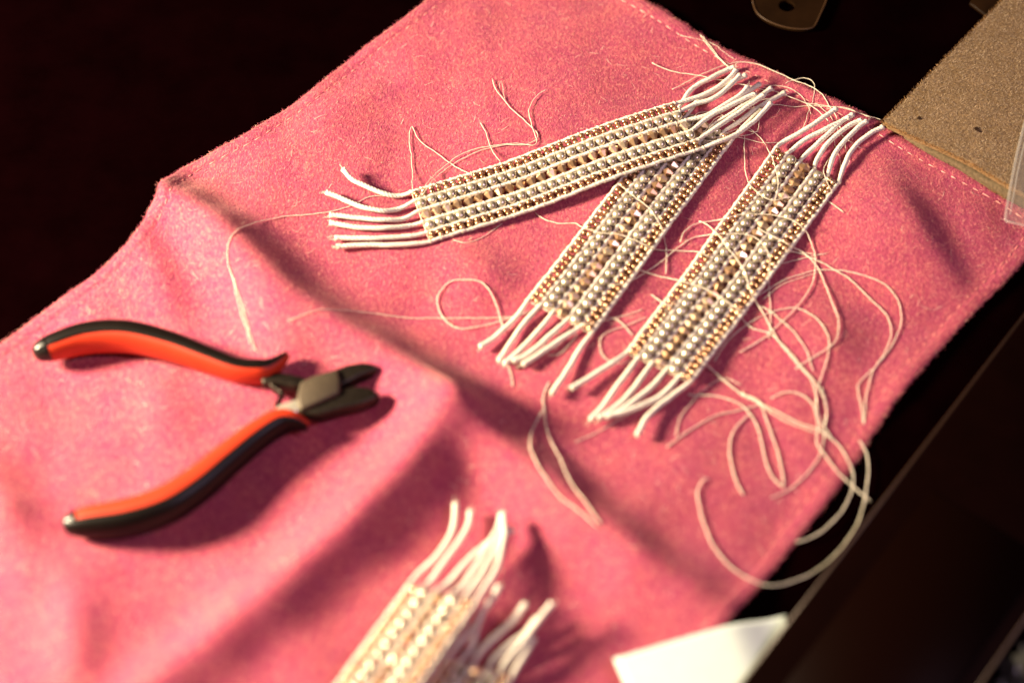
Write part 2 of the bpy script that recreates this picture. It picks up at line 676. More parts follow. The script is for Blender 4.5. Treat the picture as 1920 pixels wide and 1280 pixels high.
def fibres(name, pos, nrm, length, width, lift, parent, mat, pref=None, spread=math.pi):
    N = len(pos)
    ang = rng.uniform(-spread, spread, N) + (0 if pref is None else pref)
    if pref is not None:       # the nap lies in differently brushed patches
        ang = ang + 1.1 * np.sin(pos[:, 0] * 95 + 2 * np.sin(pos[:, 1] * 60)) + .8 * np.sin(pos[:, 1] * 140 + 2 * np.sin(pos[:, 0] * 80))
    d = np.stack([np.cos(ang), np.sin(ang), np.zeros(N)], 1)
    d -= nrm * (d * nrm).sum(1)[:, None]
    d /= np.linalg.norm(d, axis=1)[:, None]
    sd = np.cross(nrm, d)
    L = length * rng.uniform(.5, 1.3, N)
    lf = lift * rng.uniform(.1, 1.4, N)
    bend = sd * (rng.normal(0, .25, N) * L)[:, None]
    w = sd * (width * rng.uniform(.7, 1.3, N))[:, None]
    p0 = pos - nrm * 0.00008
    p1 = pos + d * (L * .5)[:, None] + nrm * (lf)[:, None]
    p2 = pos + d * L[:, None] + bend + nrm * (lf * rng.uniform(.4, 1.4, N))[:, None]
    V = np.stack([p0 - w, p0 + w, p1 - w, p1 + w, p2], 1).reshape(-1, 3)
    b_ = (np.arange(N) * 5)[:, None]
    T = np.concatenate([b_ + [0, 1, 3], b_ + [0, 3, 2], b_ + [2, 3, 4]], 1).reshape(-1, 3)
    me = mesh_np(name, V, T)
    return link(name, me, mat, parent, kind='stuff')


def grid_sample(N, smin=0., smax=1., tmin=0., tmax=1.):
    a = rng.uniform(smin, smax, N) * (NS - 1.001)
    b_ = rng.uniform(tmin, tmax, N) * (NT - 1.001)
    i, j = a.astype(int), b_.astype(int)
    fa, fb = (a - i)[:, None], (b_ - j)[:, None]

    def bil(G):
        return (G[j, i] * (1 - fa) * (1 - fb) + G[j, i + 1] * fa * (1 - fb) + G[j + 1, i] * (1 - fa) * fb + G[j + 1, i + 1] * fa * fb)
    n = bil(GN)
    n /= np.linalg.norm(n, axis=1)[:, None]
    return bil(GV), n


pp, nn = grid_sample(190000, 0, 1, 0, .93)
fibres("nap", pp, nn, .0013, .000052, .00022, cloth, 'nap', pref=RAD(35), spread=RAD(55))
lp, ln = grid_sample(420, .02, .98, .02, .8)
fibres("lint", lp, ln, .0048, .00007, .0005, cloth, 'lint')
# fuzz that stands off the rim
rp, rn = [], []
for (a, b_, c, d) in ((0, .004, 0, .95), (.996, 1, 0, .95), (0, 1, 0, .003)):
    p_, n_ = grid_sample(2600, a, b_, c, d)
    rp.append(p_)
    rn.append(n_)
fibres("edge_fuzz", np.vstack(rp), np.vstack(rn), .0014, .00005, .0005, cloth, 'nap')

# stitches along the hem, each one its own little capsule
V, F = lathe([(-.0013, .00006), (-.0010, .00022), (0, .00028), (.0010, .00022), (.0013, .00006)], 5)
stitch_me = mesh("stitch", V, F)
stitch_me.materials.append(MAT['stitch'])
stitch_pink_me = stitch_me.copy()
stitch_pink_me.materials[0] = MAT['stitch_pink']


def stitches(fn, t0, t1, length, pitch, sme=stitch_me):
    n = int(length * abs(t1 - t0) / pitch)
    for k in range(n):
        t = t0 + (t1 - t0) * (k + .5 + random.uniform(-.12, .12)) / n
        s_, t_ = fn(t)
        p = cloth_xy(np.array(s_), np.array(t_))
        s2, t2 = fn(t + .002)
        q = cloth_xy(np.array(s2), np.array(t2))
        z = float(H1(p[0], p[1]) + hem(np.array(s_), np.array(t_))) + .00015
        z2 = float(H1(q[0], q[1]) + hem(np.array(s2), np.array(t2))) + .00015
        o = link("stitch", sme, None, cloth, (p[0], p[1], z))
        dvec = Vector((q[0] - p[0], q[1] - p[1], z2 - z))
        o.rotation_euler = dvec.to_track_quat('X', 'Z').to_euler()
        f_ = random.uniform(.75, 1.15)
        o.scale = (f_, random.uniform(.8, 1.2), random.uniform(.8, 1.2))


stitches(lambda t: (t, .0062 / .40), .20, .985, EC['t'][2], .0047)
stitches(lambda t: (.0062 / .30, t), .03, .50, EC['l'][2], .0052, stitch_pink_me)
stitches(lambda t: (1 - .0062 / .30, t), .02, .55, EC['r'][2], .0052, stitch_pink_me)

# ------------------------------------------------------------------ bead meshes (shared)
def uv_sphere(r, seg, rings):
    prof = [(-r * math.cos(math.pi * k / rings), r * math.sin(math.pi * k / rings)) for k in range(rings + 1)]
    prof[0] = (-r, r * .12)
    prof[-1] = (r, r * .12)
    return lathe(prof, seg)


V, F = uv_sphere(.00204, 16, 10)
pearl_me = mesh("pearl", V, F)
pearl_me.materials.append(MAT['pearl'])
V, F = lathe([(-.00074, .00050), (-.00084, .00078), (-.00060, .00106), (0, .00117), (.00060, .00106), (.00084, .00078), (.00074, .00050)], 10)
seed_me = mesh("seed_bead", V, F)
seed_me.materials.append(MAT['seed'])
# faceted bicone with a cut girdle
V, F = lathe([(-.00215, .00075), (-.00016, .00212), (.00016, .00212), (.00215, .00075)], 7)
crystal_me = mesh("crystal", V, F, False)
crystal_me.materials.append(MAT['crystal'])

CORD_OFF = [-13.1, -8.45, -2.95, 2.95, 8.45, 13.1]      # mm across the band
BANDS = []


def sm(a, b_, x):
    t = min(1, max(0, (x - a) / (b_ - a)))
    return t * t * (3 - 2 * t)


class Band:
    """four measured corners (cord 1 and cord 6 at end A, then at end B); u runs A to B, v from cord 1 to cord 6"""

    def __init__(self, corners3d, base, roll=0.0):
        self.c = [np.array(p) for p in corners3d]
        self.base = base            # base(u, v) -> height of the underside

    def xy(self, u, v):
        a1, a6, b1, b6 = self.c
        return ((1 - u) * ((1 - v) * a1 + v * a6) + u * ((1 - v) * b1 + v * b6))[:2]

    def pt(self, u, off_mm, h):
        v = (off_mm + 13.0) / 26.0
        p = self.xy(u, v)
        return np.array([p[0], p[1], self.base(u, v) + h])

    def length(self):
        return np.linalg.norm(self.xy(1, .5) - self.xy(0, .5))

    def contains(self, X, Y):
        q = [self.c[0], self.c[1], self.c[3], self.c[2]]
        s0 = None
        for i in range(4):
            a, b_ = q[i], q[(i + 1) % 4]
            s = (b_[0] - a[0]) * (Y - a[1]) - (b_[1] - a[1]) * (X - a[0])
            if s0 is None:
                s0 = s > 0
            elif (s > 0) != s0:
                return False
        return True


def resting_base(corners, lift=lambda u: 0.0):
    """height profile of a limp band lying on the cloth"""
    c = [np.array(p) for p in corners]
    us = np.linspace(0, 1, 41)
    hs = []
    for u in us:
        z = []
        for v in np.linspace(0, 1, 7):
            p = (1 - u) * ((1 - v) * c[0] + v * c[1]) + u * ((1 - v) * c[2] + v * c[3])
            z.append(H1(p[0], p[1]))
        hs.append(.5 * np.mean(z) + .5 * max(z))
    hs = np.array(hs)
    k = np.exp(-0.5 * (np.arange(-6, 7) / 3.) ** 2)
    k /= k.sum()
    hs = np.convolve(np.pad(hs, 6, mode='edge'), k, mode='valid')
    return lambda u, v: float(np.interp(u, us, hs)) + lift(u)


def top_at(X, Y):
    z = H1(X, Y)
    for bd in BANDS:
        if bd.contains(X, Y):
            # solve roughly for u, v
            a1, a6, b1, b6 = bd.c
            u, v = .5, .5
            for _ in range(8):
                p = bd.xy(u, v)
                e = np.array([X, Y]) - p
                du_ = (1 - v) * (b1 - a1)[:2] + v * (b6 - a6)[:2]
                dv_ = (1 - u) * (a6 - a1)[:2] + u * (b6 - b1)[:2]
                M = np.array([du_, dv_]).T
                s = np.linalg.solve(M, e)
                u += s[0]
                v += s[1]
            z = max(z, bd.base(u, v) + .0039)
    return z


def T(x, y, dz=0.0):
    """point measured at (x, y) lying dz above whatever is there (cloth or bracelet)"""
    return _march(x, y, dz, top_at)


def build_bracelet(bd, label, frA, frB, seedv, npearl=None, tipA=.004, tipB=.004, group='beaded bracelets'):
    """frA/frB: for each cord the measured fringe points from the band outwards, as world points"""
    rnd = random.Random(seedv)
    org = np.array([*bd.xy(.5, .5), 0.0])
    root = link("beaded_bracelet", None, None, None, tuple(org))
    root.empty_display_size = .01
    tag(root, label, "bracelet", group)
    L = bd.length()
    n = npearl or int(round(L / .00412))

    # cords
    for k, off in enumerate(CORD_OFF):
        inner = []
        m_ = n * 2
        for i in range(m_ + 1):
            u = i / m_
            inner.append(bd.pt(u, off + rnd.uniform(-.14, .14), .00185 + .00014 * math.sin(i * 1.6 + k)))
        A = list(frA[k])[::-1] if frA else []
        B = list(frB[k]) if frB else []
        path = catmull(A + inner + B, .0008)
        tip = len(path)
        # radius: thicker outside the weave
        rad = np.full(len(path), .00095)
        ins = np.array([np.min(np.linalg.norm(np.array(inner)[:, :2] - q[:2], axis=1)) for q in path])
        rad = .00096 - .00021 * np.exp(-(ins / .004) ** 2)
        rad *= 1 + .05 * np.sin(np.arange(tip) * 1.9 + k) * np.exp(-(ins / .003) ** 2)
        for e in (0, 1):
            idxs = range(3) if e == 0 else range(tip - 1, tip - 4, -1)
            for q, i in enumerate(idxs):
                rad[i] *= (1.15, 1.13, 1.04)[q]
        kq = np.arange(tip)
        fr_ = 1 - np.exp(-(ins / .006) ** 2)
        for ax in (0, 1, 2):
            path[:, ax] += fr_ * (.00012 if ax < 2 else .00006) * (np.sin(kq * .23 + rnd.uniform(0, 6)) + .4 * np.sin(kq * .61 + rnd.uniform(0, 6)))
        V, F = tube(path, rad, 12, org, twist=1500.0, lobes=.07)
        me = mesh("cord", V, F)
        link("cord", me, 'cord', root)
        # frayed wisps at the cut ends
        wv, wf = [], []
        for e in (0, -1):
            p0 = path[e]
            d = path[e] - path[3 if e == 0 else -4]
            d /= np.linalg.norm(d) + 1e-9
            for _ in range(3):
                q = p0 + np.array([rnd.gauss(0, 1), rnd.gauss(0, 1), rnd.gauss(0, 1)]) * .00045
                w_ = [q - d * .0006, q + d * .0006, q + d * rnd.uniform(.0010, .0022) + np.array([rnd.gauss(0, 1), rnd.gauss(0, 1), rnd.gauss(0, .6)]) * .0005]
                V, F = tube(np.array(w_), np.array([.00012, .0001, .00004]), 4, org)
                b0 = len(wv)
                wv += [tuple(x) for x in V]
                wf += [tuple(i + b0 for i in f) for f in F]
        link("frayed_end", mesh("frayed_end", wv, wf), 'thread', root, kind='stuff')

    # bead axes: across the band
    def basis(u):
        ex = bd.pt(u, 8, 0) - bd.pt(u, -8, 0)
        ey = bd.pt(min(1, u + .03), 0, 0) - bd.pt(max(0, u - .03), 0, 0)
        ex /= np.linalg.norm(ex)
        ez = np.cross(ex, ey)
        ez /= np.linalg.norm(ez)
        ey = np.cross(ez, ex)
        return Matrix(np.array([ex, ey, ez]).T.tolist())

    def put(name, me, u, off, h, jit, spin, sc=1.0):
        p = bd.pt(u, off + rnd.gauss(0, jit), h + rnd.gauss(0, jit * .4e-3)) - org
        o = link(name, me, None, root, tuple(p))
        R3 = basis(u) @ Euler((rnd.uniform(0, 6.28) if spin else 0, rnd.gauss(0, .09), rnd.gauss(0, .09))).to_matrix()
        o.rotation_euler = R3.to_euler()
        o.scale = (sc, sc, sc)

    for side in (-1, 1):
        for i in range(n):
            u = (i + .5) / n + rnd.gauss(0, .0012)
            put("pearl", pearl_me, u, side * 5.70, .00215, .06, True, rnd.uniform(.965, 1.01))
        ns = int(round(L / .00302))
        for i in range(ns):
            u = (i + .5) / ns + rnd.gauss(0, .0012)
            tl = rnd.gauss(0, .06)
            for q in (-1, 1):
                put("seed_bead", seed_me, u + q * tl * .03, side * 10.78 + q * .93, .00205 + rnd.gauss(0, .00012), .05, True, rnd.uniform(.97, 1.09))
    nc = int(round(L / .00418))
    for i in range(nc):
        u = (i + .5) / nc + rnd.gauss(0, .001)
        put("crystal", crystal_me, u, 0, .00205, .05, True, rnd.uniform(.97, 1.04))

    # thread that binds the beads to the cords: a loop round each cord at each row
    V_, F_ = [], []
    for i in range(n + 1):
        u = i / n
        for k, off in enumerate(CORD_OFF):
            c_ = bd.pt(u, off, .00185)
            Bm = basis(u)
            ex = np.array(Bm.col[0])
            ey = np.array(Bm.col[1])
            ez = np.array(Bm.col[2])
            sl = rnd.uniform(-.35, .35) + .3
            ring = []
            for j in range(7):
                a = 2 * math.pi * j / 7
                ring.append(c_ + (ex * math.cos(a) + ez * math.sin(a)) * .00086 + ey * (sl * math.cos(a) * .0009))
            ring.append(ring[0])
            V, F = tube(np.array(ring), .00016, 4, org)
            b0 = len(V_)
            V_ += [tuple(x) for x in V]
            F_ += [tuple(q + b0 for q in f) for f in F]
        # the thread passing through the row
        row = [bd.pt(u, o_, .0017 + .0002 * math.sin(o_)) for o_ in np.linspace(-13, 13, 9)]
        V, F = tube(np.array(row), .00016, 4, org)
        b0 = len(V_)
        V_ += [tuple(x) for x in V]
        F_ += [tuple(q + b0 for q in f) for f in F]
    link("binding_thread", mesh("binding_thread", V_, F_), 'thread', root, kind='stuff')
    return root, org


def fringe(px_list, heights):
    """measured fringe points; heights = mm above the cloth at the first and last point"""
    out = []
    for pts in px_list:
        q = []
        for i, (x, y) in enumerate(pts):
            t = (i + 1) / len(pts)
            h = heights[0] + (heights[1] - heights[0]) * t
            q.append(S(x, y, h * 1e-3))
        out.append(q)
    return out


# ------------------------------------------------------------------ bracelet 2 (lies under the first)
ccs = [S(x, y, .0015) for x, y in ((990, 568), (1108, 624), (1272, 208), (1376, 258))]
bd2 = Band(ccs, resting_base(ccs))
# ------------------------------------------------------------------ bracelet 1
lift1 = lambda u: .0042 * sm(.30, .95, u)
px1 = ((772, 365), (806, 452), (1264, 198), (1318, 278))
ccs = [S(px1[0][0], px1[0][1], .0015), S(px1[1][0], px1[1][1], .0015), S(px1[2][0], px1[2][1], .0057), S(px1[3][0], px1[3][1], .0057)]
bd1 = Band(ccs, resting_base(ccs, lift1))
# ------------------------------------------------------------------ bracelet 3
ccs = [S(x, y, .0015) for x, y in ((1176, 661), (1293, 722), (1455, 284), (1572, 340))]
bd3 = Band(ccs, resting_base(ccs))
BANDS += [bd2, bd1, bd3]

A1 = fringe([[(750, 367), (722, 364), (690, 351), (660, 335), (643, 317)],
             [(750, 391), (716, 395), (678, 388), (641, 372), (612, 361)],
             [(756, 411), (719, 412), (662, 408), (619, 403)],
             [(770, 423), (719, 428), (662, 425), (619, 418)],
             [(770, 443), (709, 446), (662, 447), (627, 446)],
             [(782, 457), (734, 459), (678, 460), (631, 462)]], (1.2, 2.5))
for k, add in ((0, .006), (1, .003)):
    pl = A1[k]
    pxs = [[(750, 367), (722, 364), (690, 351), (660, 335), (643, 317)], [(750, 391), (716, 395), (678, 388), (641, 372), (612, 361)]][k]
    A1[k] = [S(x, y, .0012 + .5 * add * ((i + 1) / 5) ** 1.5) for i, (x, y) in enumerate(pxs)]
B1 = fringe([[(1303, 184), (1337, 169), (1363, 151), (1380, 132)],
             [(1303, 196), (1337, 184), (1363, 167), (1387, 141)],
             [(1329, 215), (1363, 194), (1389, 177), (1403, 163)],
             [(1337, 215), (1380, 193), (1416, 177)],
             [(1346, 237), (1380, 215), (1406, 196), (1432, 179)],
             [(1346, 266), (1380, 253), (1406, 234), (1428, 213), (1446, 194)]], (6.5, 7.5))
root1, org1 = build_bracelet(bd1, "uppermost beaded bracelet, lying nearly level across the end of another", A1, B1, 11)

A2 = fringe([[(965, 598), (930, 630), (900, 650)],
             [(988, 600), (955, 645), (937, 675)],
             [(1012, 618), (975, 655), (947, 683)],
             [(1032, 628), (995, 660), (962, 678)],
             [(1052, 636), (1005, 668), (981, 684)],
             [(1085, 658), (1060, 700), (1036, 736)]], (1.3, 3.0))
B2 = fringe([[(1298, 167), (1329, 148), (1363, 132), (1377, 127)],
             [(1310, 188), (1337, 172), (1370, 155), (1399, 142)],
             [(1340, 212), (1370, 192), (1398, 174), (1425, 158)],
             [(1365, 218), (1395, 198), (1424, 181), (1446, 166)],
             [(1380, 232), (1410, 210), (1442, 190), (1471, 174)],
             [(1392, 240), (1410, 222), (1428, 206)]], (1.3, 2.2))
root2, org2 = build_bracelet(bd2, "beaded bracelet in the middle, its upper end tucked under another bracelet", A2, B2, 12)

A3 = fringe([[(1150, 679), (1110, 705), (1071, 727)],
             [(1165, 713), (1135, 755), (1108, 786)],
             [(1195, 719), (1160, 758), (1122, 786)],
             [(1218, 728), (1170, 765), (1135, 783)],
             [(1240, 740), (1185, 768), (1142, 779)],
             [(1255, 746), (1215, 780), (1195, 815)]], (1.4, 3.6))
B3 = fringe([[(1466, 268), (1497, 250), (1535, 227), (1568, 204)],
             [(1486, 281), (1510, 261), (1551, 241), (1577, 228), (1599, 214)],
             [(1512, 289), (1535, 268), (1563, 241), (1580, 226), (1592, 221)],
             [(1532, 299), (1550, 271), (1576, 248), (1597, 233), (1615, 225)],
             [(1561, 297), (1577, 273), (1592, 256), (1609, 238), (1625, 227)],
             [(1584, 307), (1596, 284), (1612, 266), (1633, 250), (1656, 238)]], (1.6, 4.0))
root3, org3 = build_bracelet(bd3, "beaded bracelet under the tangle of loose threads, at the right of the three", A3, B3, 13)


# ------------------------------------------------------------------ the pile of bracelets in the foreground
def straight_band(p1, p6, dirpx, zs, slope=0.0, length=.109):
    """corner cord 1 and cord 6 at the upper end (B), running towards the viewer to end A"""
    b1 = P(p1[0], p1[1], zs[0])
    b6 = P(p6[0], p6[1], zs[1])
    d = P(p1[0] + dirpx[0], p1[1] + dirpx[1], zs[0]) - b1
    d /= np.linalg.norm(d)
    a1 = b1 + d * length
    a6 = b6 + d * length

    def base(u, v):
        end = u                 # 1 at the upper end
        return (zs[0] * (1 - v) + zs[1] * v) - .0015 + slope * (1 - end)
    return Band([a1, a6, b1, b6], base)


bd5 = straight_band((838, 1238), (960, 1268), (-112, 160), (.0060, .0062))
bd4 = straight_band((768, 1098), (893, 1128), (-128, 177), (.0105, .0150))


def fr_abs(px_list, z0, z1):
    out = []
    for k, pts in enumerate(px_list):
        a = z0[k] if isinstance(z0, (list, tuple)) else z0
        b_ = z1[k] if isinstance(z1, (list, tuple)) else z1
        out.append([P(x, y, (a + (b_ - a) * (i + 1) / len(pts)) * 1e-3) for i, (x, y) in enumerate(pts)])
    return out


B4 = fr_abs([[(785, 1075), (817, 1045), (841, 1010), (852, 977), (855, 944)],
             [(805, 1092), (832, 1054), (859, 1019), (877, 986), (883, 958)],
             [(838, 1094), (862, 1069), (892, 1036), (925, 1010), (962, 994)],
             [(864, 1102), (880, 1080), (902, 1046), (930, 998), (940, 966)],
             [(886, 1100), (905, 1072), (924, 1040), (938, 1004), (945, 985)],
             [(912, 1098), (924, 1078), (936, 1050), (946, 1004), (942, 962)]],
            [7.5, 8, 9, 10, 11, 11.5], [8, 8, 8, 9, 9, 9.5])
tailA = lambda bd, n=3: [[bd.pt(0, off, .0015) + (bd.pt(0, off, .0015) - bd.pt(.1, off, .0015)) * (.8 * (i + 1)) * np.array([1, 1, 0]) for i in range(n)] for off in CORD_OFF]
root4, org4 = build_bracelet(bd4, "blurred beaded bracelet in the foreground, top one of its pile", tailA(bd4), B4, 14)
B5 = fr_abs([[(852, 1215), (872, 1190), (892, 1166)],
             [(882, 1215), (893, 1180), (904, 1148), (921, 1122), (936, 1098)],
             [(900, 1222), (932, 1190), (965, 1158), (986, 1131)],
             [(925, 1236), (960, 1204), (985, 1186), (1008, 1160)],
             [(945, 1245), (972, 1212), (1004, 1170), (1036, 1130)],
             [(968, 1252), (984, 1226), (1000, 1196)]],
            7, [8, 12, 10, 9, 12, 9])
root5, org5 = build_bracelet(bd5, "blurred foreground beaded bracelet under the top one, mostly out of frame", tailA(bd5), B5, 15)

# ------------------------------------------------------------------ loose threads (parts of the bracelets they hang from)
def lt(root, org, pts, r=.26, dz=.5, wave=.0, arch=0.0):
    n = len(pts)
    # resample the measured line before laying it on the relief
    pp_ = catmull([np.array([x, y, 0.0]) for x, y in pts], 9.0)
    m_ = len(pp_)
    q = []
    for i, (x, y, _) in enumerate(pp_):
        t = i / max(1, m_ - 1)
        q.append(T(x, y, (r + .45 * dz + arch * math.sin(math.pi * t)) * 1e-3))
    q = np.array(q)
    # relax the height so that the thread bridges dips instead of following every bead
    z = q[:, 2].copy()
    for _ in range(6):
        zz = z.copy()
        zz[1:-1] = .25 * z[:-2] + .5 * z[1:-1] + .25 * z[2:]
        z = np.maximum(zz, q[:, 2] - .0001)
    # keep the measured line of sight while changing the height
    for i in range(m_):
        q[i] = P(pp_[i][0], pp_[i][1], z[i])
    ph = random.uniform(0, 6)
    path = catmull(q, .0012)
    k = np.arange(len(path))
    jit = (wave + .06) * 1e-3
    path[:, 0] += jit * (np.sin(k * .55 + ph) + .6 * np.sin(k * 1.27 + 2 * ph))
    path[:, 1] += jit * (np.cos(k * .47 + ph) + .6 * np.sin(k * 1.11 + ph))
    rad = np.full(len(path), r * .63e-3) * (1 + .16 * np.sin(k * 2.1) + .10 * np.sin(k * .7 + ph))
    rad[-1] *= .5
    V, F = tube(path, rad, 6, org)
    link("loose_thread", mesh("loose_thread", V, F), 'thread', root)


